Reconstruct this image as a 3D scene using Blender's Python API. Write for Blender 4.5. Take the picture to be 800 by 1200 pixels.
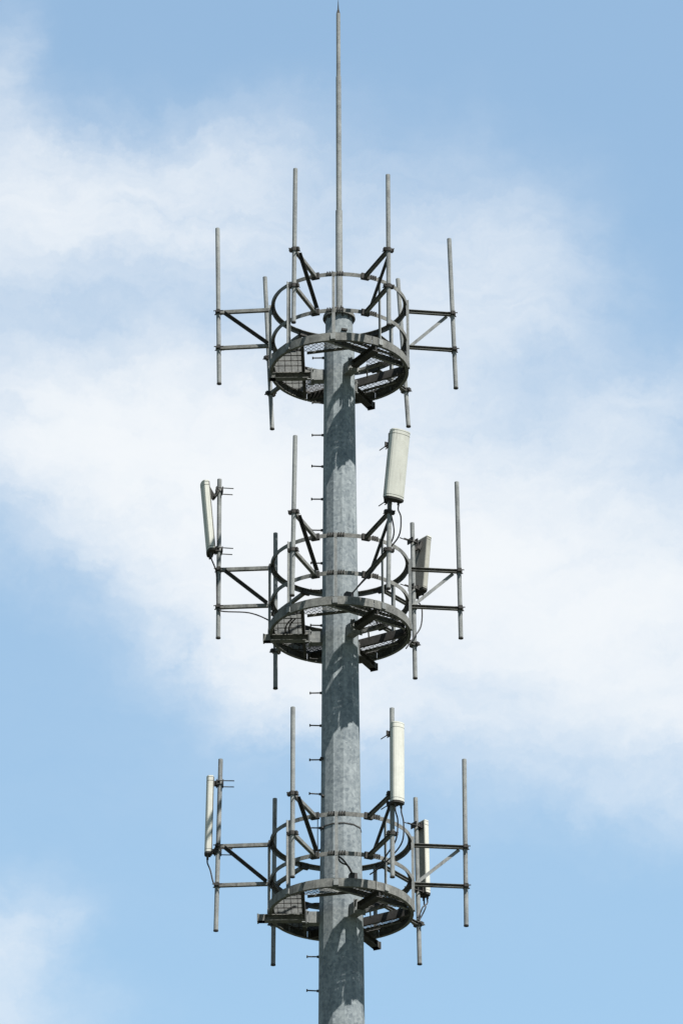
import bpy, math, random
from math import sin, cos, pi, radians, sqrt, atan2, hypot
from mathutils import Vector, Matrix

random.seed(7)
for o in list(bpy.data.objects):
    bpy.data.objects.remove(o, do_unlink=True)
scene = bpy.context.scene
COL = scene.collection
R_ = radians

# ------------------------------------------------------------------ camera
cam_d = bpy.data.cameras.new('camera')
cam = bpy.data.objects.new('camera', cam_d)
COL.objects.link(cam)
PITCH = R_(26.6)
cam.location = (0.0, -77.0, 1.6)
cam_d.sensor_fit = 'VERTICAL'
cam_d.sensor_height = 24.0
cam_d.lens = 24.0 * 7000.0 / 1200.0
cam_d.shift_x = 2.0 / 1200.0
cam_d.clip_start = 0.5
cam_d.clip_end = 20000.0
cam.rotation_mode = 'QUATERNION'
fw = Vector((0, cos(PITCH), sin(PITCH)))
q = fw.to_track_quat('-Z', 'Y')
ROLL = -0.0036
cam.rotation_quaternion = q @ Matrix.Rotation(ROLL, 4, 'Z').to_quaternion()
scene.camera = cam

# ------------------------------------------------------------------ exposure / render
scene.render.engine = 'CYCLES'
scene.view_settings.view_transform = 'Standard'
scene.view_settings.look = 'None'
scene.view_settings.gamma = 1.0
scene.view_settings.use_curve_mapping = False
scene.view_settings.exposure = 1.9

# ------------------------------------------------------------------ sun
SUN_AZ = 51.0      # measured from +x towards the camera (-y)
SUN_EL = 63.0
sd = Vector((cos(R_(SUN_AZ)) * cos(R_(SUN_EL)), -sin(R_(SUN_AZ)) * cos(R_(SUN_EL)), sin(R_(SUN_EL))))
sun_d = bpy.data.lights.new('sun', 'SUN')
sun_d.energy = 5.0
sun_d.angle = R_(0.5)
sun_d.color = (1.0, 0.965, 0.90)
sun = bpy.data.objects.new('sun', sun_d)
COL.objects.link(sun)
sun.rotation_mode = 'QUATERNION'
sun.rotation_quaternion = (-sd).to_track_quat('-Z', 'Y')
sun.location = (20, -30, 80)

# ------------------------------------------------------------------ world: sky with thin summer clouds
W = bpy.data.worlds.new('World')
scene.world = W
W.use_nodes = True
nt = W.node_tree
nt.nodes.clear()
N = nt.nodes
L = nt.links


def nd(tree, typ, **kw):
    n = tree.nodes.new(typ)
    for k, v in kw.items():
        setattr(n, k, v)
    return n


def setin(tree, sock, v):
    if isinstance(v, bpy.types.NodeSocket):
        tree.links.new(v, sock)
    else:
        sock.default_value = v


def mth(op, a, b=None, c=None, clamp=False, tree=None):
    tree = tree or nt
    n = nd(tree, 'ShaderNodeMath', operation=op, use_clamp=clamp)
    setin(tree, n.inputs[0], a)
    if b is not None:
        setin(tree, n.inputs[1], b)
    if c is not None:
        setin(tree, n.inputs[2], c)
    return n.outputs[0]


def vec(op, a, b=None, tree=None):
    tree = tree or nt
    n = nd(tree, 'ShaderNodeVectorMath', operation=op)
    setin(tree, n.inputs[0], a)
    if b is not None:
        setin(tree, n.inputs[1], b)
    return n.outputs['Value'] if op in ('DOT_PRODUCT', 'LENGTH') else n.outputs['Vector']


def smooth(x, a, b, tree=None):
    tree = tree or nt
    n = nd(tree, 'ShaderNodeMapRange', interpolation_type='SMOOTHSTEP')
    n.clamp = True
    setin(tree, n.inputs['Value'], x)
    n.inputs['From Min'].default_value = a
    n.inputs['From Max'].default_value = b
    return n.outputs['Result']


sky = nd(nt, 'ShaderNodeTexSky', sky_type='NISHITA')
sky.sun_disc = False
sky.sun_elevation = R_(SUN_EL)
sky.sun_rotation = atan2(sd.x, sd.y)
sky.altitude = 50.0
sky.air_density = 1.35
sky.dust_density = 0.5
sky.ozone_density = 1.0

# angular coordinates of the cloud field, in units of 1/7 degree-ish steps around the
# part of the sky behind the tower (azimuth to the right, elevation up)
tc = nd(nt, 'ShaderNodeTexCoord')
sep = nd(nt, 'ShaderNodeSeparateXYZ')
L.new(tc.outputs['Generated'], sep.inputs[0])
az = mth('ARCTAN2', sep.outputs['X'], sep.outputs['Y'])
el = mth('ARCSINE', sep.outputs['Z'])
K = 70.0
U = mth('MULTIPLY', az, cos(PITCH) * K)
V = mth('MULTIPLY', mth('SUBTRACT', el, PITCH), K)
comb = nd(nt, 'ShaderNodeCombineXYZ')
L.new(U, comb.inputs[0])
L.new(V, comb.inputs[1])
P0 = comb.outputs[0]


def noise(v, scale, detail=4.0, rough=0.5, dist=0.0, tree=None, out='Fac', lac=2.0):
    tree = tree or nt
    n = nd(tree, 'ShaderNodeTexNoise')
    setin(tree, n.inputs['Vector'], v)
    n.inputs['Scale'].default_value = scale
    n.inputs['Detail'].default_value = detail
    n.inputs['Roughness'].default_value = rough
    n.inputs['Distortion'].default_value = dist
    n.inputs['Lacunarity'].default_value = lac
    return n.outputs[out]


wob = vec('SUBTRACT', noise(P0, 0.5, 9.0, 0.62, out='Color'), (0.5, 0.5, 0.5))
wn = nd(nt, 'ShaderNodeVectorMath', operation='SCALE')
L.new(wob, wn.inputs[0])
wn.inputs['Scale'].default_value = 2.2
P1 = vec('ADD', P0, wn.outputs[0])
flat = vec('MULTIPLY', P1, (1, 1, 0))

# soft cloud banks: centre u, v, half sizes, tilt (deg), weight   (1 unit = 0.82 degree)
BANKS = [
    (-3.3, 3.65, 2.0, 0.75, 4, 0.85),
    (-1.2, 3.35, 1.6, 0.9, -5, 0.30),
    (-3.0, 2.95, 2.0, 0.5, 0, 0.40),
    (1.6, 2.7, 1.5, 1.2, -20, 0.5),
    (0.7, 1.6, 1.7, 1.1, -10, 0.32),
    (-4.2, 5.1, 0.45, 0.9, -10, 0.30),
    (-2.3, 0.8, 2.6, 1.0, -6, 1.0),
    (-1.4, -0.5, 2.6, 1.0, -35, 1.3),
    (0.2, -0.1, 2.1, 1.05, -24, 1.25),
    (2.5, -0.9, 2.4, 1.0, -16, 1.3),
    (4.4, -2.4, 2.0, 0.85, -28, 0.9),
    (3.2, 0.9, 1.8, 0.5, 32, 0.34),
    (3.6, 0.0, 1.6, 0.8, -14, 0.40),
    (-0.6, -1.9, 0.85, 0.5, -15, 0.8),
    (1.8, -2.6, 2.0, 0.55, -22, 0.30),
    (-4.0, -5.4, 0.85, 0.55, 25, 0.50),
    (-4.1, -6.1, 1.2, 0.5, 0, 0.30),
    (-1.5, -3.2, 5.0, 2.0, 0, 0.03),
]
tot = None
for (cu, cv, su, sv, rot, amp) in BANKS:
    m = nd(nt, 'ShaderNodeMapping', vector_type='TEXTURE')
    L.new(flat, m.inputs['Vector'])
    m.inputs['Location'].default_value = (cu, cv, 0)
    m.inputs['Rotation'].default_value = (0, 0, R_(rot))
    m.inputs['Scale'].default_value = (su, sv, 1)
    d2 = vec('DOT_PRODUCT', m.outputs[0], m.outputs[0])
    g = mth('MULTIPLY', mth('EXPONENT', mth('MULTIPLY', d2, -1.0)), amp)
    tot = g if tot is None else mth('ADD', tot, g)

mp = nd(nt, 'ShaderNodeMapping')
L.new(P1, mp.inputs['Vector'])
mp.inputs['Rotation'].default_value = (0, 0, R_(20))
mp.inputs['Scale'].default_value = (0.55, 1.0, 1)
streak = noise(mp.outputs[0], 0.6, 8.0, 0.6)
mp2 = nd(nt, 'ShaderNodeMapping')
L.new(P1, mp2.inputs['Vector'])
mp2.inputs['Rotation'].default_value = (0, 0, R_(28))
mp2.inputs['Scale'].default_value = (0.35, 1.5, 1)
streak2 = noise(mp2.outputs[0], 1.3, 9.0, 0.62)
mod = mth('ADD', mth('ADD', mth('MULTIPLY', streak, 1.3), mth('MULTIPLY', streak2, 1.7)), -0.58)
banks = mth('MULTIPLY', tot, mod)
# sparser clouds over the unseen sky, cover thinned to lower the fill light
wide = noise(tc.outputs['Generated'], 2.2, 7.0, 0.55, 0.4)
wide = mth('MULTIPLY', smooth(wide, 0.50, 0.80), 0.8)
r2 = vec('LENGTH', P0)
win = smooth(r2, 7.5, 13.0)
mixd = mth('ADD', mth('MULTIPLY', banks, mth('SUBTRACT', 1.0, win)), mth('MULTIPLY', wide, win))
mixd = mth('ADD', mixd, 0.07)
dens = mth('SUBTRACT', 1.0, mth('EXPONENT', mth('MULTIPLY', mixd, -1.7)))

bg_s = nd(nt, 'ShaderNodeBackground')
SKY_STR = 0.050
L.new(vec('MULTIPLY', sky.outputs[0], (0.87, 1.03, 1.01)), bg_s.inputs['Color'])
bg_s.inputs['Strength'].default_value = SKY_STR
bg_c = nd(nt, 'ShaderNodeBackground')
bg_c.inputs['Color'].default_value = (0.93, 0.965, 1.0, 1)
bg_c.inputs['Strength'].default_value = 0.262
mx = nd(nt, 'ShaderNodeMixShader')
L.new(dens, mx.inputs[0])
L.new(bg_s.outputs[0], mx.inputs[1])
L.new(bg_c.outputs[0], mx.inputs[2])
wo = nd(nt, 'ShaderNodeOutputWorld')
L.new(mx.outputs[0], wo.inputs['Surface'])


# ------------------------------------------------------------------ materials
def metal(name, dark, light, metallic=0.25, rough=0.55, fine=60.0, big=2.2, streak_amt=0.35, bump=0.03,
          stain=(0.16, 0.15, 0.13), stain_amt=0.35, spangle=0.0, spangle_amt=0.5, gain=1.0):
    m = bpy.data.materials.new(name)
    m.use_nodes = True
    t = m.node_tree
    b = t.nodes['Principled BSDF']
    c = nd(t, 'ShaderNodeTexCoord')
    geo = nd(t, 'ShaderNodeNewGeometry')
    pos = geo.outputs['Position']
    st = nd(t, 'ShaderNodeMapping')
    t.links.new(pos, st.inputs[0])
    st.inputs['Scale'].default_value = (9, 9, 0.55)
    n1 = noise(pos, big, 5, 0.6, tree=t)
    n2 = noise(st.outputs[0], 1.6, 5, 0.6, tree=t)
    n3 = noise(pos, fine, 3, 0.65, tree=t)
    n4 = noise(pos, fine * 0.3, 4, 0.6, tree=t)
    def dev(x, g):
        return mth('MULTIPLY', mth('SUBTRACT', x, 0.5, tree=t), g, tree=t)
    f = mth('ADD', dev(n1, 1.3 * gain), dev(n2, 3.2 * streak_amt * gain), tree=t)
    f = mth('ADD', f, dev(n3, 1.3 * gain), tree=t)
    f = mth('ADD', f, dev(n4, 1.2 * gain), tree=t)
    if spangle:
        v = nd(t, 'ShaderNodeTexVoronoi')
        t.links.new(pos, v.inputs['Vector'])
        v.inputs['Scale'].default_value = spangle
        bw = nd(t, 'ShaderNodeRGBToBW')
        t.links.new(v.outputs['Color'], bw.inputs[0])
        f = mth('ADD', f, dev(bw.outputs[0], spangle_amt), tree=t)
    f = mth('ADD', f, 0.5, clamp=True, tree=t)
    mixn = nd(t, 'ShaderNodeMix', data_type='RGBA')
    t.links.new(f, mixn.inputs['Factor'])
    mixn.inputs['A'].default_value = (*dark, 1)
    mixn.inputs['B'].default_value = (*light, 1)
    s = nd(t, 'ShaderNodeMapping')
    t.links.new(pos, s.inputs[0])
    s.inputs['Scale'].default_value = (14, 14, 1.1)
    s.inputs['Location'].default_value = (3, 7, 1)
    sn = smooth(noise(s.outputs[0], 1.3, 6, 0.62, 0.3, tree=t), 0.56, 0.74, tree=t)
    mix2 = nd(t, 'ShaderNodeMix', data_type='RGBA')
    t.links.new(mth('MULTIPLY', sn, stain_amt, tree=t), mix2.inputs['Factor'])
    t.links.new(mixn.outputs['Result'], mix2.inputs['A'])
    mix2.inputs['B'].default_value = (*stain, 1)
    t.links.new(mix2.outputs['Result'], b.inputs['Base Color'])
    b.inputs['Metallic'].default_value = metallic
    b.inputs['Specular IOR Level'].default_value = 0.3
    rr = mth('ADD', mth('MULTIPLY', n1, 0.18), rough - 0.09, tree=t)
    t.links.new(rr, b.inputs['Roughness'])
    if bump:
        bp = nd(t, 'ShaderNodeBump')
        bp.inputs['Strength'].default_value = bump
        bp.inputs['Distance'].default_value = 0.01
        t.links.new(n3, bp.inputs['Height'])
        t.links.new(bp.outputs[0], b.inputs['Normal'])
    return m


M_POLE = metal('galvanised_pole', (0.058, 0.072, 0.083), (0.160, 0.178, 0.186), 0.1, 0.5, 24, 3.2, 0.6, 0.12,
               stain=(0.045, 0.052, 0.056), stain_amt=0.55, spangle=26, spangle_amt=0.7, gain=0.55)
M_PIPE = metal('galvanised_pipe', (0.0713, 0.0772, 0.0802), (0.1604, 0.1663, 0.1633), 0.15, 0.48, 55, 4.0, 0.4, 0.03,
               stain=(0.0356, 0.0345, 0.0327), stain_amt=0.55)
M_STEEL = metal('weathered_steel', (0.043, 0.0449, 0.0437), (0.1206, 0.1218, 0.1149), 0.05, 0.6, 45, 5.0, 0.4, 0.05,
                stain=(0.0259, 0.023, 0.0195), stain_amt=0.6)
M_DARK = metal('dark_and_shaded_steel', (0.0108, 0.0108, 0.0108), (0.033, 0.0318, 0.03), 0.0, 0.6, 40, 4.0, 0.4, 0.05,
               stain=(0.021, 0.0132, 0.009), stain_amt=0.5)  # dark fittings; on some arms and chords the tone is painted shade
M_PANEL = metal('cream_fibreglass', (0.245, 0.246, 0.222), (0.325, 0.326, 0.298), 0.0, 0.42, 25, 3.0, 0.5, 0.0,
                stain=(0.165, 0.16, 0.138), stain_amt=0.5, gain=0.6)
M_BACK = metal('grey_panel_back', (0.067, 0.067, 0.0614), (0.1004, 0.1004, 0.093), 0.1, 0.5, 25, 3.0, 0.5, 0.0,
               stain=(0.0446, 0.0428, 0.0372), stain_amt=0.4)
M_GREY = metal('shaded_radome_and_grey_back', (0.1275, 0.1258, 0.1105), (0.1785, 0.1768, 0.1573), 0.0, 0.5, 25, 3.0, 0.5, 0.0,
               stain=(0.085, 0.0816, 0.0723), stain_amt=0.45)  # grey back plate; also painted shade on a cream radome
M_RUB = metal('black_rubber', (0.012, 0.012, 0.013), (0.03, 0.03, 0.032), 0.0, 0.5, 30, 3.0, 0.3, 0.0, stain_amt=0.1,
              stain=(0.05, 0.05, 0.05))


# ------------------------------------------------------------------ mesh building
class MB:
    def __init__(s):
        s.v, s.f, s.sm = [], [], []

    def face(s, idx, smooth=False):
        s.f.append(idx)
        s.sm.append(smooth)

    def prism(s, ringA, ringB, smooth=False, caps=True):
        n = len(ringA)
        b = len(s.v)
        s.v += [tuple(p) for p in ringA] + [tuple(p) for p in ringB]
        for i in range(n):
            j = (i + 1) % n
            s.face((b + i, b + j, b + n + j, b + n + i), smooth)
        if caps:
            c = len(s.v)
            s.v += [tuple(p) for p in ringA] + [tuple(p) for p in ringB]
            s.face(tuple(c + i for i in reversed(range(n))))
            s.face(tuple(c + n + i for i in range(n)))

    @staticmethod
    def frame(a, b, up=None):
        d = (b - a).normalized()
        u = up or Vector((0, 0, 1))
        if abs(d.dot(u)) > 0.98:
            u = Vector((1, 0, 0)) if abs(d.x) < 0.9 else Vector((0, 1, 0))
        x = d.cross(u).normalized()
        y = x.cross(d).normalized()
        return d, x, y

    def tube(s, a, b, r, r2=None, n=12, caps=True):
        a, b = Vector(a), Vector(b)
        r2 = r if r2 is None else r2
        d, x, y = s.frame(a, b)
        A = [a + (x * cos(2 * pi * i / n) + y * sin(2 * pi * i / n)) * r for i in range(n)]
        B = [b + (x * cos(2 * pi * i / n) + y * sin(2 * pi * i / n)) * r2 for i in range(n)]
        s.prism(A, B, True, caps)

    def beam(s, a, b, w, h, up=None):
        a, b = Vector(a), Vector(b)
        d, x, y = s.frame(a, b, up)
        c = min(w, h) * 0.08
        prof = [(-w/2+c, -h/2), (w/2-c, -h/2), (w/2, -h/2+c), (w/2, h/2-c), (w/2-c, h/2), (-w/2+c, h/2), (-w/2, h/2-c), (-w/2, -h/2+c)]
        s.prism([a + x*p + y*q_ for p, q_ in prof], [b + x*p + y*q_ for p, q_ in prof])

    def prof(s, a, b, prof, up=None):
        a, b = Vector(a), Vector(b)
        d, x, y = s.frame(a, b, up)
        s.prism([a + x*p + y*q_ for p, q_ in prof], [b + x*p + y*q_ for p, q_ in prof])

    def angle_bar(s, a, b, w, t, up=None, flip=1):
        # L section
        pr = [(0, 0), (w*flip, 0), (w*flip, t), (t*flip, t), (t*flip, w), (0, w)]
        pr = [(p - w*flip*0.3, q_ - w*0.3) for p, q_ in pr]
        if flip < 0:
            pr = pr[::-1]
        s.prof(a, b, pr, up)

    def channel(s, a, b, w, h, t, up=None, open_down=True):
        # U section: web on top, flanges hanging
        k = -1 if open_down else 1
        pr = [(-w/2, k*h), (-w/2 + t, k*h), (-w/2 + t, k*t), (w/2 - t, k*t), (w/2 - t, k*h), (w/2, k*h), (w/2, 0), (-w/2, 0)]
        if k > 0:
            pr = pr[::-1]
        s.prof(a, b, pr, up)

    def box(s, c, sx, sy, sz, rz=0.0):
        c = Vector(c)
        m = Matrix.Rotation(rz, 3, 'Z')
        A = [c + m @ Vector((x*sx/2, y*sy/2, -sz/2)) for x, y in ((-1, -1), (1, -1), (1, 1), (-1, 1))]
        B = [p + Vector((0, 0, sz)) for p in A]
        s.prism(A, B)

    def ring(s, c, prof, a0=0.0, a1=360.0, n=96, smooth=True):
        # prof: closed loop of (radius, z); sharp corners between profile points
        c = Vector(c)
        full = abs(a1 - a0) >= 359.9
        k = len(prof)
        steps = n if full else n + 1
        for j in range(k):
            (r0, z0), (r1, z1) = prof[j], prof[(j + 1) % k]
            b = len(s.v)
            for i in range(steps):
                a = R_(a0 + (a1 - a0) * i / n)
                for r, z in ((r0, z0), (r1, z1)):
                    s.v.append((c.x + r*cos(a), c.y - r*sin(a), c.z + z))
            for i in range(n):
                i2 = (i + 1) % steps
                s.face((b + 2*i, b + 2*i2, b + 2*i2 + 1, b + 2*i + 1), smooth)
        if not full:
            for a in (a0, a1):
                b = len(s.v)
                for r, z in prof:
                    s.v.append((c.x + r*cos(R_(a)), c.y - r*sin(R_(a)), c.z + z))
                s.face(tuple(range(b, b + k)))

    def path(s, pts, r, n=8, sub=6):
        # smooth cable along points (Catmull-Rom)
        P = [Vector(p) for p in pts]
        P = [P[0]*2 - P[1]] + P + [P[-1]*2 - P[-2]]
        out = []
        for i in range(1, len(P) - 2):
            for k in range(sub):
                t = k / sub
                a, b, c, d = P[i-1], P[i], P[i+1], P[i+2]
                out.append(0.5*((2*b) + (c-a)*t + (2*a-5*b+4*c-d)*t*t + (-a+3*b-3*c+d)*t**3))
        out.append(P[-2])
        base = len(s.v)
        prev = None
        for i, p in enumerate(out):
            d = (out[min(i+1, len(out)-1)] - out[max(i-1, 0)]).normalized()
            if prev is None:
                prev = Vector((1, 0, 0)) if abs(d.x) < 0.8 else Vector((0, 1, 0))
            x = (prev - d*prev.dot(d)).normalized()
            prev = x
            y = d.cross(x)
            for j in range(n):
                s.v.append(tuple(p + (x*cos(2*pi*j/n) + y*sin(2*pi*j/n))*r))
        for i in range(len(out) - 1):
            for j in range(n):
                k = (j+1) % n
                s.face((base+i*n+j, base+i*n+k, base+(i+1)*n+k, base+(i+1)*n+j), True)
        s.face(tuple(base + j for j in reversed(range(n))))
        e = base + (len(out)-1)*n
        s.face(tuple(e + j for j in range(n)))

    def build(s, name, mat, parent=None, origin=None):
        me = bpy.data.meshes.new(name)
        o0 = Vector(origin) if origin is not None else (Vector(parent.location) if parent else Vector((0, 0, 0)))
        if parent is not None and parent.parent is not None and origin is None:
            o0 = Vector(parent.parent.location) + Vector(parent.location)
        me.from_pydata([tuple(Vector(v) - o0) for v in s.v], [], s.f)
        me.polygons.foreach_set('use_smooth', s.sm)
        me.validate()
        me.update()
        import bmesh
        bm = bmesh.new()
        bm.from_mesh(me)
        bmesh.ops.recalc_face_normals(bm, faces=bm.faces)
        bm.to_mesh(me)
        bm.free()
        mats = mat if isinstance(mat, (list, tuple)) else [mat]
        for m in mats:
            me.materials.append(m)
        o = bpy.data.objects.new(name, me)
        COL.objects.link(o)
        if parent:
            o.parent = parent
        else:
            o.location = o0
        return o


def thing(name, label, cat, loc, group=None):
    o = bpy.data.objects.new(name, None)
    o.empty_display_size = 0.2
    COL.objects.link(o)
    o.location = loc
    o['label'] = label
    o['category'] = cat
    if group:
        o['group'] = group
    return o


def tag(o, label, cat, group=None):
    o['label'] = label
    o['category'] = cat
    if group:
        o['group'] = group
    return o


def pol(r, a, z=0.0):
    return Vector((r*cos(R_(a)), -r*sin(R_(a)), z))


# ------------------------------------------------------------------ ground
g = bpy.data.materials.new('grass_field')
g.use_nodes = True
t = g.node_tree
b = t.nodes['Principled BSDF']
geo = nd(t, 'ShaderNodeNewGeometry')
n1 = noise(geo.outputs['Position'], 0.12, 6, 0.6, tree=t)
n2 = noise(geo.outputs['Position'], 9.0, 4, 0.7, tree=t)
ff = smooth(mth('ADD', mth('MULTIPLY', n1, 0.7), mth('MULTIPLY', n2, 0.3), tree=t), 0.35, 0.65, tree=t)
mm = nd(t, 'ShaderNodeMix', data_type='RGBA')
t.links.new(ff, mm.inputs['Factor'])
mm.inputs['A'].default_value = (0.015, 0.020, 0.011, 1)
mm.inputs['B'].default_value = (0.032, 0.037, 0.023, 1)
t.links.new(mm.outputs['Result'], b.inputs['Base Color'])
b.inputs['Roughness'].default_value = 0.95
gb = MB()
S = 6000.0
NG = 24
for i in range(NG + 1):
    for j in range(NG + 1):
        x = S*(2*i/NG - 1)
        y = S*(2*j/NG - 1)
        gb.v.append((x, y, 0))
for i in range(NG):
    for j in range(NG):
        a = i*(NG+1) + j
        gb.face((a, a+NG+1, a+NG+2, a+1))
ground = gb.build('ground', g)
ground['kind'] = 'structure'
ground['label'] = 'flat grass field around the foot of the tower'

# concrete footing
mc = metal('footing_concrete', (0.24, 0.235, 0.22), (0.36, 0.35, 0.33), 0, 0.85, 20, 1.5, 0.2, 0.2, stain_amt=0.3)
fb = MB()
fb.box((0, 0, 0.13), 3.2, 3.2, 0.34)
tag(fb.build('concrete_footing', mc, None, (0, 0, 0)), 'square concrete footing slab under the steel pole', 'footing')

# ------------------------------------------------------------------ the pole
PROF = [(0.3, 0.60), (6.0, 0.53), (18.0, 0.435), (32.4, 0.316), (33.5, 0.309), (34.0, 0.302), (34.8, 0.2865), (36.1, 0.272), (38.05, 0.258),
        (39.6, 0.247), (41.5, 0.229), (42.8, 0.219), (43.06, 0.214)]


def prad(z):
    for (z0, r0), (z1, r1) in zip(PROF, PROF[1:]):
        if z <= z1:
            return r0 + (r1-r0)*(z-z0)/(z1-z0)
    return PROF[-1][1]


tower = thing('monopole_tower', 'tall tapering grey galvanised steel pole running up through all three platforms', 'tower', (0, 0, 0.3))
NS = 12
OFF = 8.0
m_ = MB()


def polyring(r, z, n=NS, off=OFF):
    rr = r / cos(pi/n) * 0.985
    return [pol(rr, 90 - off + 360.0*i/n, z) for i in range(n)]


for (z0, r0), (z1, r1) in zip(PROF, PROF[1:]):
    if z0 == 34.0:
        pass
    m_.prism(polyring(r0, z0), polyring(r1, z1), False, caps=(z0 in (0.3,) or z1 == 43.06))
m_.build('pole_shaft', M_POLE, tower)
# base flange
bf = MB()
bf.prism([pol(0.85, i*15, 0.3) for i in range(24)], [pol(0.85, i*15, 0.36) for i in range(24)])
for i in range(12):
    bf.tube(pol(0.76, i*30, 0.36), pol(0.76, i*30, 0.46), 0.03, n=8)
bf.build('base_flange', M_STEEL, tower)
# top neck and cap flange
tn = MB()
tn.tube((0, 0, 43.0), (0, 0, 43.31), 0.200, n=24)
tn.build('pole_neck', M_POLE, tower)
cf = MB()
cf.tube((0, 0, 43.31), (0, 0, 43.335), 0.238, n=32)
cf.tube((0, 0, 43.337), (0, 0, 43.362), 0.232, n=32)
cf.build('cap_flange', M_STEEL, tower)
for i in range(12):
    cb = MB()
    p = pol(0.205, 15 + 30*i)
    cb.tube(p + Vector((0, 0, 43.27)), p + Vector((0, 0, 43.41)), 0.014, n=6)
    cb.build('bolt', M_DARK, tower)

# small studs near the neck foot and access studs
for (a, z) in ((75, 43.03), (66, 43.03)):
    s_ = MB()
    s_.box(pol(0.225, a, z), 0.04, 0.05, 0.03, -R_(a))
    s_.build('bolt', M_DARK, tower)
for (a, z) in ((158, 36.22), (150, 35.62), (150, 35.13)):
    s_ = MB()
    c0 = pol(prad(z) - 0.01, a, z)
    s_.tube(c0, pol(prad(z) + 0.035, a, z), 0.022, n=8)
    s_.build('bolt', M_DARK, tower)

# climbing pegs
pg = MB()
pg.tube((0.02, 0, 0), (-0.165, 0, 0.006), 0.0105, n=8)
pg.tube((-0.160, 0, 0.006), (-0.178, 0, 0.0065), 0.021, n=8)
pg.tube((0.02, 0, 0), (-0.035, 0, 0.001), 0.026, 0.018, n=8)
peg_me = pg.build('climbing_peg', M_DARK, tower, (0, 0, 0))
zs = [42.68, 41.93, 41.41, 40.89, 40.37, 39.86, 39.34, 38.90, 38.35, 37.81, 37.29, 36.77, 36.25, 35.71, 35.20, 34.85, 34.3, 33.77, 33.25, 32.73]
z = 32.21
while z > 3.0:
    zs.append(z)
    z -= 0.52
for i, z in enumerate(zs):
    o = peg_me if i == 0 else peg_me.copy()
    if i:
        COL.objects.link(o)
        o.parent = tower
    a = 178.0 if i % 2 else 182.0
    p = pol(prad(z)*0.985, a, z)
    o.location = p - tower.location
    o.rotation_euler = (random.uniform(-.04, .04), random.uniform(-.03, .03), -R_(a - 180))

# strap round the pole above the lowest platform, thin safety wire beside it
sb = MB()
sb.prism(polyring(prad(35.14) + .006, 35.142), polyring(prad(35.158) + .006, 35.158))
tag(sb.build('steel_strap', M_DARK, None, (0, 0, 35.24)), 'thin dark strap wrapped round the pole just below the upper rail of the lowest platform', 'strap')
sw = MB()
sw.path([(-0.325, -0.03, 35.33), (-0.327, -0.03, 35.0), (-0.322, -0.03, 34.78)], 0.006, 6)
tag(sw.build('safety_wire', M_RUB, None, (-0.325, -0.03, 34.78)), 'short thin wire running between two climbing pegs beside the pole at the lowest platform', 'wire')

# ------------------------------------------------------------------ lightning rod
rod = thing('lightning_rod', 'long slender grey lightning rod standing on the very top of the pole', 'lightning rod', (0.004, 0, 43.362))
r = MB()
r.tube((0.004, 0, 43.362), (0.004, 0, 45.14), 0.052, 0.050, n=16)
r.build('lower_tube', M_PIPE, rod)
r = MB()
r.tube((0.004, 0, 45.10), (0.004, 0, 47.44), 0.0405, 0.038, n=16)
r.build('middle_tube', M_PIPE, rod)
r = MB()
r.tube((0.004, 0, 47.42), (0.004, 0, 48.54), 0.032, 0.0305, n=16)
r.build('upper_tube', M_PIPE, rod)
r = MB()
r.tube((0.004, 0, 48.54), (0.004, 0, 48.62), 0.030, 0.012, n=12, caps=False)
r.tube((0.004, 0, 48.62), (0.004, 0, 48.80), 0.011, 0.002, n=8)
r.build('pointed_tip', M_DARK, rod)
r = MB()
for a in range(0, 360, 60):
    p = pol(0.05, a)
    q2 = pol(0.13, a)
    c = Vector((0.004, 0, 43.362))
    d = (q2 - p).normalized()
    sd_ = Vector((-d.y, d.x, 0))*0.006
    A = [c + p + sd_, c + q2 + sd_, c + q2*0.95 + sd_ + Vector((0, 0, .05)), c + p + sd_ + Vector((0, 0, .17))]
    B = [v - sd_*2 for v in A]
    r.prism(A, B)
r.build('gussets', M_DARK, rod)

# ------------------------------------------------------------------ platforms
DECK = {'top': 42.43, 'middle': 38.20, 'lowest': 33.88}
STUB = {'top': (1.03, 1.0, 1.08), 'middle': (1.10, 1.0, 1.12), 'lowest': (1.17, 1.0, 1.16)}
ARMS = (181.0, 58.0, -64.0)
POSTS = {'top': (181, 137, 95, 54, 6, -40, -84, -137), 'middle': (182, 136, 94, 53, 7, -40, -84, -137), 'lowest': (183, 137, 94, 52, 5, -61, -95, -137)}
LOOK = {'top': 'round steel work platform with guard rail at the pole top, no antennas around it',
        'middle': 'round steel work platform halfway down, between the tilted cream panel antennas',
        'lowest': 'round steel work platform lowest on the pole, between the upright slim panel antennas'}
H_MID, H_UP = 0.50, 1.095
RIM_H = 0.125


def chord_pts(a, dist, rad):
    h = sqrt(rad*rad - dist*dist)
    n = pol(1, a)
    tt = Vector((-n.y, n.x, 0))
    return n*dist - tt*h, n*dist + tt*h


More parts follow.
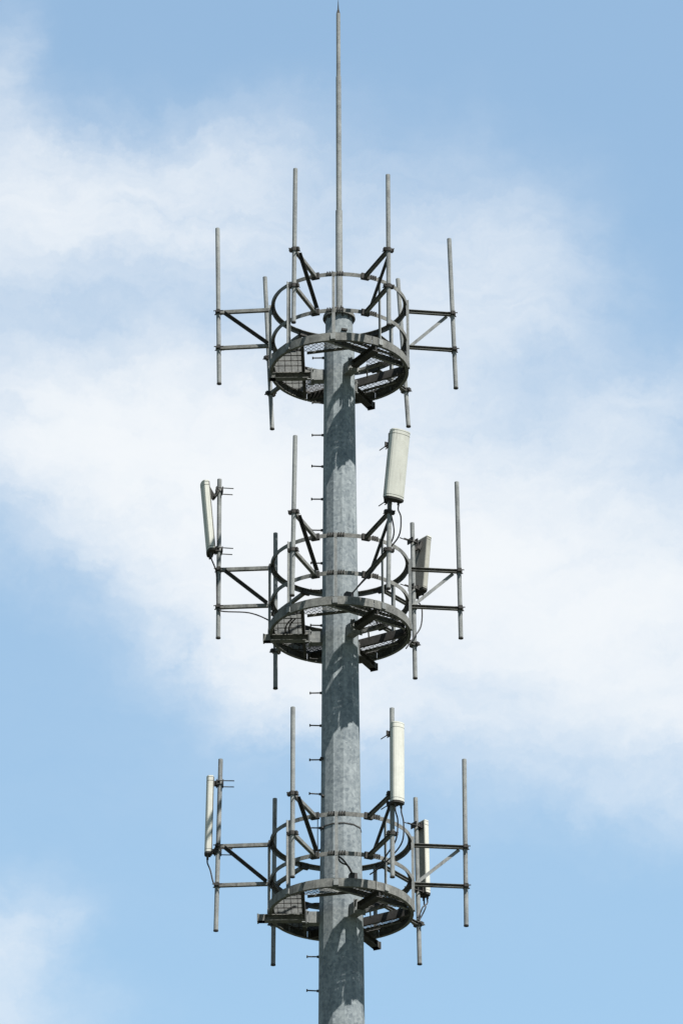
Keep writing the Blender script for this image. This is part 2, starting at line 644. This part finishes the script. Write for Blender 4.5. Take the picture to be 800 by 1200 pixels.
for lev, zb in DECK.items():
    P = thing('work_platform', LOOK[lev], 'platform', (0, 0, zb), 'work platforms on the pole')
    Z = Vector((0, 0, zb))
    # rim: channel ring open towards the inside
    for k, (a0, a1) in enumerate(((2, 61.4), (62, 121.4), (122, 180.4), (182, 241.4), (242, 301.4), (302, 361.4))):
        rim = MB()
        rim.ring(Z, [(1.012, 0), (1.012, RIM_H), (0.93, RIM_H), (0.93, RIM_H-.012), (1.0, RIM_H-.012), (1.0, .010), (0.965, .010), (0.965, 0)], a0, a1, 24)
        rim.build('rim_segment', M_STEEL, P)
    # radial arms with bracket boxes on the pole
    pr_ = prad(zb)
    for i, a in enumerate(ARMS):
        ar = MB()
        zt = zb - 0.004
        r1 = STUB[lev][i]
        ar.channel(pol(0.44, a, zt), pol(r1, a, zt), 0.10, 0.10, 0.012, open_down=False) if False else None
        ar.prof(pol(0.40, a, zt - 0.045), pol(r1, a, zt - 0.045), [(-.05, -.05), (.05, -.05), (.05, -.038), (.008, -.038), (.008, .036), (.05, .036), (.05, .048), (-.05, .048), (-.05, .036), (-.008, .036), (-.008, -.038), (-.05, -.038)])
        if r1 > 1.02:
            ar.box(pol(r1 - 0.01, a, zt - .046), 0.02, 0.115, 0.11, -R_(a))
            ar.box(pol(r1 - 0.06, a, zt - .046), 0.09, 0.098, 0.098, -R_(a))
        ar.build('support_arm', M_STEEL if i == 0 else M_DARK, P)  # underside shade of the right-hand arms put into a darker steel
        br = MB()
        br.box(pol(pr_ + 0.085, a, zt - 0.055), 0.17, 0.13, 0.17, -R_(a))
        br.box(pol(pr_ + 0.17 + 0.006, a, zt - 0.055), 0.010, 0.19, 0.21, -R_(a))
        br.box(pol(pr_ + 0.17 + 0.019, a, zt - 0.055), 0.010, 0.17, 0.19, -R_(a))
        for dy in (-.075, .075):
            for dz in (-.08, .08):
                n = pol(1, a)
                tt = Vector((-n.y, n.x, 0))
                c = pol(pr_ + .15, a, zt - .055) + tt*dy + Vector((0, 0, dz))
                br.tube(c, c + n*.09, .012, n=6)
        br.build('bracket_box', M_PIPE, P)
        # chord beam across the deck, square to the arm
        ca, cdist = ((a, 0.52), (54.0, 0.64), (-59.0, 0.50))[i]
        c0, c1 = chord_pts(ca, cdist, 0.935)
        cbm = MB()
        zz = zb + 0.060
        lo = (.052, .035, .070)[i]
        cbm.prof(c0 + Vector((0, 0, zz)), c1 + Vector((0, 0, zz)), [(-.022, -lo), (.022, -lo), (.022, .008-lo), (-.012, .008-lo), (-.012, .044), (.022, .044), (.022, .052), (-.022, .052)])
        cbm.build('chord_beam', M_PIPE if i == 1 else M_DARK, P)  # left and back chords darkened: their shade is put into the colour
        # middle joist in every deck segment
        n = pol(1, ca)
        # grating: bearing bars along the arm with cross rods
        tt = Vector((-n.y, n.x, 0))
        gr = MB()
        w = -0.80
        ztop = zb + RIM_H - 0.016
        if i == 0:
            pitch, th, hh = 0.030, 0.004, 0.026
            while w < 0.80:
                rr = sqrt(0.935**2 - w*w) if abs(w) < 0.935 else 0
                if rr > 0.56:
                    A0 = n*0.545 + tt*w
                    A1 = n*rr + tt*w
                    gr.beam(A0 + Vector((0, 0, ztop - hh/2)), A1 + Vector((0, 0, ztop - hh/2)), th, hh)
                w += pitch
            gr.build('deck_grating', M_PIPE, P)
            for q3 in (0.60, 0.695, 0.79, 0.885):
                h = sqrt(max(0, 0.935**2 - q3*q3))
                cr = MB()
                cr.beam(n*q3 - tt*h + Vector((0, 0, ztop - .035)), n*q3 + tt*h + Vector((0, 0, ztop - .035)), .007, .012)
                cr.build('cross_rod', M_DARK, P)
            for w3 in (-0.6, -0.42, -0.26, 0.12, 0.28, 0.44, 0.6):
                rr = sqrt(0.935**2 - w3*w3)
                cr = MB()
                cr.beam(n*0.545 + tt*w3 + Vector((0, 0, ztop - .05)), n*rr + tt*w3 + Vector((0, 0, ztop - .05)), .008, .012)
                cr.build('cross_rod', M_DARK, P)
        else:
            # expanded metal: sloping strands with a fine crossing mesh
            def clip(dv, nv, k):
                h = sqrt(0.935**2 - k*k)
                s0, s1 = -h, h
                base, den = (nv*k).dot(n), dv.dot(n)
                if abs(den) < 1e-6:
                    return (s0, s1) if base > cdist + .02 else None
                lim = (cdist + .02 - base)/den
                if den > 0:
                    s0 = max(s0, lim)
                else:
                    s1 = min(s1, lim)
                return (s0, s1) if s1 - s0 > 0.02 else None
            for ang, pitch, wd, tk, tilt, dz in ((0, .036, .031, .003, 31, 0), (52, .062, .006, .003, 0, .004), (128, .062, .006, .003, 0, .008)):
                dv = Vector((cos(R_(ang)), sin(R_(ang)), 0))
                nv = Vector((-dv.y, dv.x, 0))
                up = Vector((0, -sin(R_(tilt)), cos(R_(tilt)))) if tilt else None
                k = -0.92
                while k < 0.92:
                    cc_ = clip(dv, nv, k)
                    if cc_:
                        zz = Vector((0, 0, ztop - .014 + dz))
                        gr.beam(nv*k + dv*cc_[0] + zz, nv*k + dv*cc_[1] + zz, wd, tk, up)
                    k += pitch
            gr.build('deck_grating', M_DARK, P)
            # flat joist under the mesh
            for q3 in (0.79,):
                h = sqrt(0.935**2 - q3*q3)
                cr = MB()
                cr.beam(n*q3 - tt*h + Vector((0, 0, zb + .07)), n*q3 + tt*h + Vector((0, 0, zb + .07)), .035, .03)
                cr.build('joist', M_STEEL, P)
    # infill mesh panels where the chord beams meet the rim
    inside = [(pol(-1, 181), -0.50), (pol(-1, 54), -0.62), (pol(-1, -59), -0.48)]
    for (ga, gin, extra) in ((104, 0.56, []), (2, 0.40, [(Vector((0, -1, 0)), 0.02)]), (-122, 0.34, [(pol(-1, -122), -0.99)])):
        planes = inside + [(pol(1, ga), gin)] + extra
        gm = MB()
        for ang, pitch, wd, tk, tilt, dz in ((0, .036, .031, .003, 46 if ga == -122 else 31, 0), (52, .062, .006, .003, 0, .004), (128, .062, .006, .003, 0, .008)):
            dv = Vector((cos(R_(ang)), sin(R_(ang)), 0))
            nv = Vector((-dv.y, dv.x, 0))
            up = Vector((0, -sin(R_(tilt)), cos(R_(tilt)))) if tilt else None
            k = -0.92
            while k < 0.92:
                h = sqrt(0.935**2 - k*k)
                s0, s1 = -h, h
                for pn, lim in planes:
                    den, off = dv.dot(pn), (nv*k).dot(pn)
                    if abs(den) < 1e-6:
                        if off < lim:
                            s1 = -9
                        continue
                    q5 = (lim - off)/den
                    if den > 0:
                        s0 = max(s0, q5)
                    else:
                        s1 = min(s1, q5)
                if s1 - s0 > 0.02:
                    zz = Vector((0, 0, zb + RIM_H - .030 + dz))
                    gm.beam(nv*k + dv*s0 + zz, nv*k + dv*s1 + zz, wd, tk, up)
                k += pitch
        if gm.v:
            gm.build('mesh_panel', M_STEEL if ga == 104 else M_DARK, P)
        n_, t_ = pol(1, ga), Vector((-pol(1, ga).y, pol(1, ga).x, 0))
        hw = {104: (-.34, .36), 2: (-.05, .30), -122: (-.40, .40)}[ga]
        eb = MB()
        eb.beam(n_*gin + t_*hw[0] + Vector((0, 0, zb + .08)), n_*gin + t_*hw[1] + Vector((0, 0, zb + .08)), .02, .04)
        eb.build('mesh_edge_bar', M_STEEL, P)
    # short trimmer from the right bracket towards the rim
    tr = MB()
    tr.beam(pol(0.25, -2, zb + .03), pol(0.66, 17, zb + .055), .045, .05)
    tr.build('trimmer', M_STEEL, P)
    # guard rails
    for hz, nm in ((H_MID, 'middle_rail'), (H_UP, 'upper_rail')):
        gr = MB()
        gr.ring(Z + Vector((0, 0, hz)), [(0.995, -.031), (0.995, .031), (0.938, .031), (0.938, .024), (0.988, .024), (0.988, -.031)], n=120)
        gr.build(nm, M_STEEL, P)
        for a in (97.5, 89, 60, -58):
            bt = MB()
            for k in range(3):
                p = pol(1.0, a - 2 + 2.0*k, zb + hz + .012)
                bt.box(p, 0.026, 0.020, 0.054, -R_(a))
            bt.build('rail_bolts', M_DARK, P)
    for a in POSTS[lev]:
        ps = MB()
        ps.angle_bar(pol(1.0 if a != 181 else 1.0, a, zb + 0.02), pol(0.998, a, zb + H_UP + 0.045), .042, .007, up=pol(1, a))
        ps.box(pol(1.022, a, zb + .06), .018, .07, .09, -R_(a))
        ps.build('guard_post', M_PIPE, P)

# ------------------------------------------------------------------ antenna mounts
PIPES = {
    'top': [('L', (-1.791, 0.164, 44.939), (-1.752, 0.164, 42.34)), ('FL', (-0.625, -1.73, 44.862), (-0.651, -1.73, 42.329)),
            ('FR', (0.715, -1.706, 44.77), (0.711, -1.706, 42.294)), ('R', (1.631, 0.247, 44.795), (1.701, 0.247, 42.297)),
            ('BL', (-1.109, 1.604, 44.907), (-0.996, 1.604, 42.339)), ('BR', (0.882, 1.514, 44.819), (1.02, 1.514, 42.325))],
    'middle': [('L', (-1.737, 0.124, 40.754), (-1.741, 0.124, 38.211)), ('FL', (-0.627, -1.729, 40.501), (-0.67, -1.729, 37.987)),
               ('FR', (0.723, -1.716, 40.542), (0.674, -1.716, 38.093)), ('R', (1.693, 0.199, 40.734), (1.723, 0.199, 38.23)),
               ('BL', (-0.944, 1.61, 40.619), (-0.941, 1.61, 38.104)), ('BR', (1.06, 1.397, 40.672), (1.081, 1.397, 38.159))],
    'lowest': [('L', (-1.695, 0.128, 36.315), (-1.747, 0.128, 33.694)), ('FL', (-0.659, -1.693, 36.282), (-0.665, -1.693, 33.726)),
               ('FR', (0.714, -1.678, 36.27), (0.701, -1.678, 33.726)), ('R', (1.747, 0.195, 36.33), (1.743, 0.195, 33.783)),
               ('BL', (-0.945, 1.543, 36.331), (-0.966, 1.543, 33.756)), ('BR', (1.071, 1.566, 36.345), (1.107, 1.566, 33.769))]}
SIDE = {'L': 'standing out to the left', 'FL': 'at the front left', 'FR': 'at the front right', 'R': 'standing out to the right',
        'BL': 'at the back left', 'BR': 'at the back right'}
CARRY = {('middle', 'L'): 'holding a tilted cream panel', ('middle', 'FR'): 'under the large cream panel',
         ('middle', 'BR'): 'holding a grey backed panel', ('lowest', 'L'): 'holding a slim panel',
         ('lowest', 'FR'): 'holding a slim panel', ('lowest', 'BR'): 'holding a short panel'}


def clamp(mb, p, axis_out, rr=.034):
    # pair of half shells with two bolts around a near vertical pipe
    n = axis_out
    tt = Vector((-n.y, n.x, 0))
    mb.tube(p - Vector((0, 0, .028)), p + Vector((0, 0, .028)), rr + .012, n=12)
    for s_ in (-1, 1):
        c = p + tt*s_*(rr + .026)
        mb.box(c + n*0.0, .055, .03, .05, atan2(n.y, n.x))
        mb.tube(c + n*.065 - Vector((0, 0, 0)), c - n*.075, .008, n=6)


for lev, lst in PIPES.items():
    zb = DECK[lev]
    for key, top, bot in lst:
        top, bot = Vector(top), Vector(bot)
        lab = 'pipe mount %s of the %s platform' % (SIDE[key], {'top': 'topmost', 'middle': 'middle', 'lowest': 'lowest'}[lev])
        if (lev, key) in CARRY:
            lab += ', ' + CARRY[(lev, key)]
        else:
            lab += ', its pipe bare'
        T = thing('antenna_mount', lab, 'pipe mount', bot, 'pipe mounts bolted around the platforms')

        def at(z):
            return top + (bot - top)*((top.z - z)/(top.z - bot.z))
        pm = MB()
        pm.tube(bot, top, .0325, n=16)
        po = pm.build('pipe', M_PIPE, T)
        ec = MB()
        ec.tube(bot - Vector((0, 0, .004)), bot + Vector((0, 0, .012)), .036, n=12)
        ec.build('end_ring', M_DARK, po)
        zu, zm = zb + H_UP, zb + H_MID
        if key in ('L', 'BL'):
            zu -= 0.0
        pu, pmid = at(zu), at(zm)
        mid = (pu + pmid)/2
        out = Vector((mid.x, mid.y, 0)).normalized()
        adeg = math.degrees(atan2(-out.y, out.x))
        ru = out*1.0 + Vector((0, 0, zu))
        rm = out*1.0 + Vector((0, 0, zm))
        for (p, q2) in ((pu, ru), (pmid, rm)):
            a_ = MB()
            a_.prof(p - out*.035, q2, [(-.025, -.025), (.025, -.025), (.025, .025), (-.025, .025), (-.025, .019), (.019, .019), (.019, -.019), (-.025, -.019)])
            a_.build('arm', M_STEEL, T)
            c_ = MB()
            clamp(c_, p, out)
            c_.build('clamp', M_DARK, T)
            f_ = MB()
            f_.box(q2 - out*.002, .03, .13, .09, atan2(out.y, out.x))
            f_.box(q2 - out*.035, .012, .12, .09, atan2(out.y, out.x))
            f_.build('rail_clamp', M_DARK, T)
        d_ = MB()
        tt = Vector((-out.y, out.x, 0))
        d_.angle_bar(pu - out*.09 + tt*.04 - Vector((0, 0, .02)), rm + out*.04 + tt*.04 + Vector((0, 0, .03)), .048, .006, up=tt)
        d_.build('diagonal_brace', M_PIPE if key == 'R' else M_DARK, T)  # only the right mount gets the lighter brace

# ------------------------------------------------------------------ panel antennas


def panel(lab, pipe_at, az, ztop, zbot, wid, thk, tilt, off_top, off_bot, lat, style, cables=(), shell=None, back=None):
    n = pol(1, az)
    tt = Vector((-n.y, n.x, 0))
    Ct = pipe_at(ztop) + n*off_top + tt*lat
    Cb = pipe_at(zbot) + n*off_bot + tt*lat
    T = thing('panel_antenna', lab, 'antenna', Cb, 'panel antennas on the pipe mounts')
    ax = (Ct - Cb).normalized()
    fn = (n - ax*n.dot(ax)).normalized()
    # housing section: flat back, rounded front
    pf = [(-.5*wid + .008, 0), (-.5*wid, .008)]
    pf += [(-.5*wid, thk*.55)]
    k = 7
    for i in range(k + 1):
        a = pi - pi*i/k
        pf.append((cos(a)*wid*.5*(.97 if 0 < i < k else 1.0), thk*.62 + sin(a)*thk*.38))
    pf += [(.5*wid, thk*.55), (.5*wid, .008), (.5*wid - .008, 0)]
    pf = pf[::-1]

    def sec(c, s=1.0, shift=0.0):
        return [c + tt*x*s + fn*((y - thk/2)*s + shift) for x, y in pf]
    h = MB()
    b0 = len(h.v)
    h.prism(sec(Cb + ax*.03), sec(Ct - ax*.012), False)
    house = h.build('radome', shell or M_PANEL, T)
    for p in house.data.polygons:
        p.use_smooth = False
    # top lid and bottom cap
    l = MB()
    l.prism(sec(Ct - ax*.012, 1.03), sec(Ct + ax*.006, 1.02), False)
    l.build('top_cap', M_PANEL, T)
    l = MB()
    l.prism(sec(Cb, .98), sec(Cb + ax*.03, 1.035), False)
    l.build('bottom_cap', M_DARK, T)
    # back tray
    bk = MB()
    bc, tc_ = Cb + ax*.035 - fn*(thk/2 + .006), Ct - ax*.015 - fn*(thk/2 + .006)
    bk.prism([bc + tt*x + fn*y for x, y in ((-wid*.49, -.006), (wid*.49, -.006), (wid*.49, .006), (-wid*.49, .006))],
             [tc_ + tt*x + fn*y for x, y in ((-wid*.49, -.006), (wid*.49, -.006), (wid*.49, .006), (-wid*.49, .006))])
    bk.build('back_plate', back or M_BACK, T)
    # end seam and small screws
    for q4 in (.06, .94):
        sm_ = MB()
        c = Cb + (Ct - Cb)*q4
        sm_.prism(sec(c - ax*.003, 1.012), sec(c + ax*.003, 1.012), False)
        sm_.build('seam_band', M_BACK, T)
    # connectors
    for s_ in (-.25, .25):
        cn = MB()
        c = Cb + tt*s_*wid
        cn.tube(c, c - ax*.055, .017, n=10)
        cn.build('connector', M_DARK, T)
    # brackets to the pipe
    for zi, (c, zz) in enumerate(((Ct - ax*.09 - fn*thk*.5, ztop - .09), (Cb + ax*.055 - fn*thk*.5, zbot + .055))):
        pp = pipe_at(zz)
        bk = MB()
        gap = (pp - c)
        if zi == 0 and tilt > 0.03:
            # scissor bracket folded in a V
            elbow = (c + pp)*.5 - Vector((0, 0, .12))
            for s_ in (-.045, .045):
                bk.beam(c + tt*s_ + ax*.03, elbow + tt*s_, .010, .045)
                bk.beam(elbow + tt*s_*.9, pp + tt*s_*.9 + n*.01, .010, .04)
            bk.tube(elbow - tt*.07, elbow + tt*.07, .012, n=8)
        else:
            for s_ in (-.04, .04):
                bk.beam(c + tt*s_, pp + tt*s_, .010, .05)
        bk.box(c - fn*.004, .02, .11, .08, atan2(n.y, n.x))
        bk.box(pp + n*.045, .014, .13, .085, atan2(n.y, n.x))
        bk.box(pp - n*.042, .014, .13, .085, atan2(n.y, n.x))
        bk.build('bracket', M_DARK, T)
        rd = MB()
        for dz, s_ in ((.024, .052), (-.024, -.052)):
            q0 = pp + tt*s_ + Vector((0, 0, dz))
            rd.tube(q0 + n*.06, q0 - n*.20, .0075, n=6)
        rd.build('threaded_rods', M_DARK, T)
    for cpts in cables:
        cc = MB()
        s_, pts = cpts[0], cpts[1:]
        st = Cb + tt*s_*wid - ax*.04
        cc.path([st, st - ax*.08] + [Vector(p) for p in pts], .0105, 8)
        cc.build('cable', M_RUB, T)
    return T


def pipe_fn(lev, key):
    for k, a, b in PIPES[lev]:
        if k == key:
            a, b = Vector(a), Vector(b)
            return lambda z: a + (b - a)*((a.z - z)/(a.z - b.z))


mL, mFR, mBR = pipe_fn('middle', 'L'), pipe_fn('middle', 'FR'), pipe_fn('middle', 'BR')
bL, bFR, bBR = pipe_fn('lowest', 'L'), pipe_fn('lowest', 'FR'), pipe_fn('lowest', 'BR')
panel('cream panel antenna leaning outwards, leftmost on the middle platform', mL, 172, 40.66, 39.55, .27, .105, .1, .225, .125, 0, 'wide',
      [(0.25, (-1.775, .10, 39.25), (-1.765, .08, 38.95), (-1.755, .08, 38.72), (-1.70, .08, 38.62), (-1.30, .10, 38.60), (-1.02, .08, 38.47), (-0.88, .0, 38.30))])
panel('large wide cream panel antenna leaning outwards above the middle platform at the front right', mFR, 57, 40.46, 39.43, .29, .13, .1, .27, .12, 0, 'wide',
      [(-0.25, (.735, -1.70, 39.20), (.76, -1.66, 39.0), (.70, -1.5, 38.88), (.50, -1.18, 38.70), (.33, -1.0, 38.58), (.18, -.92, 38.42)),
       (0.28, (.86, -1.72, 39.20), (.83, -1.66, 38.95), (.66, -1.46, 38.80), (.46, -1.20, 38.62), (.30, -1.02, 38.52), (.16, -.92, 38.40))])
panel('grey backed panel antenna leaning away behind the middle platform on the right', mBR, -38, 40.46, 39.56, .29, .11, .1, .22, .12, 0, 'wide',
      [(0.1, (1.19, 1.45, 39.3), (1.17, 1.42, 39.0), (1.05, 1.3, 38.75), (.95, 1.1, 38.5))], shell=M_GREY)  # dim side of the radome: shade put into the shell colour
panel('slim upright cream panel antenna, leftmost on the lowest platform', bL, 177, 36.03, 34.84, .15, .095, 0, .145, .145, 0, 'slim',
      [(0.0, (-1.83, .10, 34.60), (-1.79, .09, 34.42), (-1.745, .12, 34.36))])
panel('slim upright cream panel antenna rising above the lowest platform at the front right', bFR, 57, 35.98, 34.77, .185, .11, 0, .15, .15, 0, 'slim',
      [(-0.25, (.78, -1.72, 34.55), (.76, -1.70, 34.30), (.68, -1.55, 34.20), (.52, -1.2, 34.10)),
       (0.28, (.86, -1.75, 34.50), (.84, -1.70, 34.25), (.70, -1.5, 34.12), (.50, -1.2, 34.05), (.40, -1.0, 34.06))])
panel('short upright panel antenna with grey back, behind the lowest platform on the right', bBR, -38, 36.0, 34.85, .17, .10, 0, .14, .14, 0, 'slim',
      [(0.2, (1.20, 1.5, 34.62), (1.15, 1.5, 34.50), (1.10, 1.48, 34.40)), (-0.2, (1.16, 1.5, 34.62), (1.12, 1.5, 34.52), (1.08, 1.46, 34.44))], back=M_GREY)

# ------------------------------------------------------------------ cables and splice boxes on the decks
cc = MB()
cc.box((.12, -.90, 38.385), .11, .10, .075, .4)
cc.path([(.12, -.90, 38.40), (.02, -.88, 38.36), (-.10, -.90, 38.345), (-.22, -.85, 38.34)], .013)
cc.path([(.14, -.86, 38.41), (.24, -.80, 38.36), (.40, -.72, 38.35)], .013)
tag(cc.build('cable_splice', M_RUB, None, (.12, -.90, 38.35)), 'small black cable splice on the front rim of the middle platform', 'cable splice')
cc = MB()
cc.box((.165, -.62, 34.155), .10, .10, .15, .3)
cc.path([(-.07, -.985, 34.36), (.02, -.95, 34.31), (.10, -.85, 34.24), (.16, -.64, 34.21)], .013)
cc.path([(-.05, -.985, 34.33), (.0, -.93, 34.27), (.10, -.80, 34.27), (.17, -.62, 34.20)], .012)
tag(cc.build('cable_splice', M_RUB, None, (.165, -.62, 34.08)), 'black cable splice standing on the lowest platform with cables looping from the rail', 'cable splice')
for k, wd in enumerate(('innermost', 'middle', 'outermost')):
    cc = MB()
    cc.path([pol(0.55 + .03*k + .02*sin(i), 85 - i*14, 38.345 + .018*k) for i in range(7)], .012)
    tag(cc.build('deck_cable', M_RUB, None, (.3, -.4, 38.34)), wd + ' of three loose black cables over the front of the middle platform deck', 'cable', 'front deck cables')
for k, wd in enumerate(('outer', 'inner')):
    cc = MB()
    cc.path([pol(0.78 - .05*k, 150 + i*12, 38.275 + .01*k) for i in range(7)], .011)
    tag(cc.build('deck_cable', M_RUB, None, (-.75, 0, 38.27)), wd + ' of two curved black cables under the left grating of the middle platform', 'cable', 'cables under the left grating')
cc = MB()
cc.path([pol(.80, -20, 34.02), pol(.86, 0, 34.04), pol(.80, 25, 34.03), pol(.6, 40, 34.02)], .012)
tag(cc.build('deck_cable', M_RUB, None, (.8, .1, 34.02)), 'thin black cable lying on the right side of the lowest platform deck', 'cable')
cc = MB()
cc.path([(-.60, .45, 34.02), (-.45, .66, 34.30), (-.25, .75, 34.36), (-.05, .55, 34.25), (.0, .38, 34.05)], .016)
tag(cc.build('deck_cable', M_RUB, None, (-.4, .5, 34.02)), 'thick black cable arching behind the pole on the lowest platform, left side', 'cable')
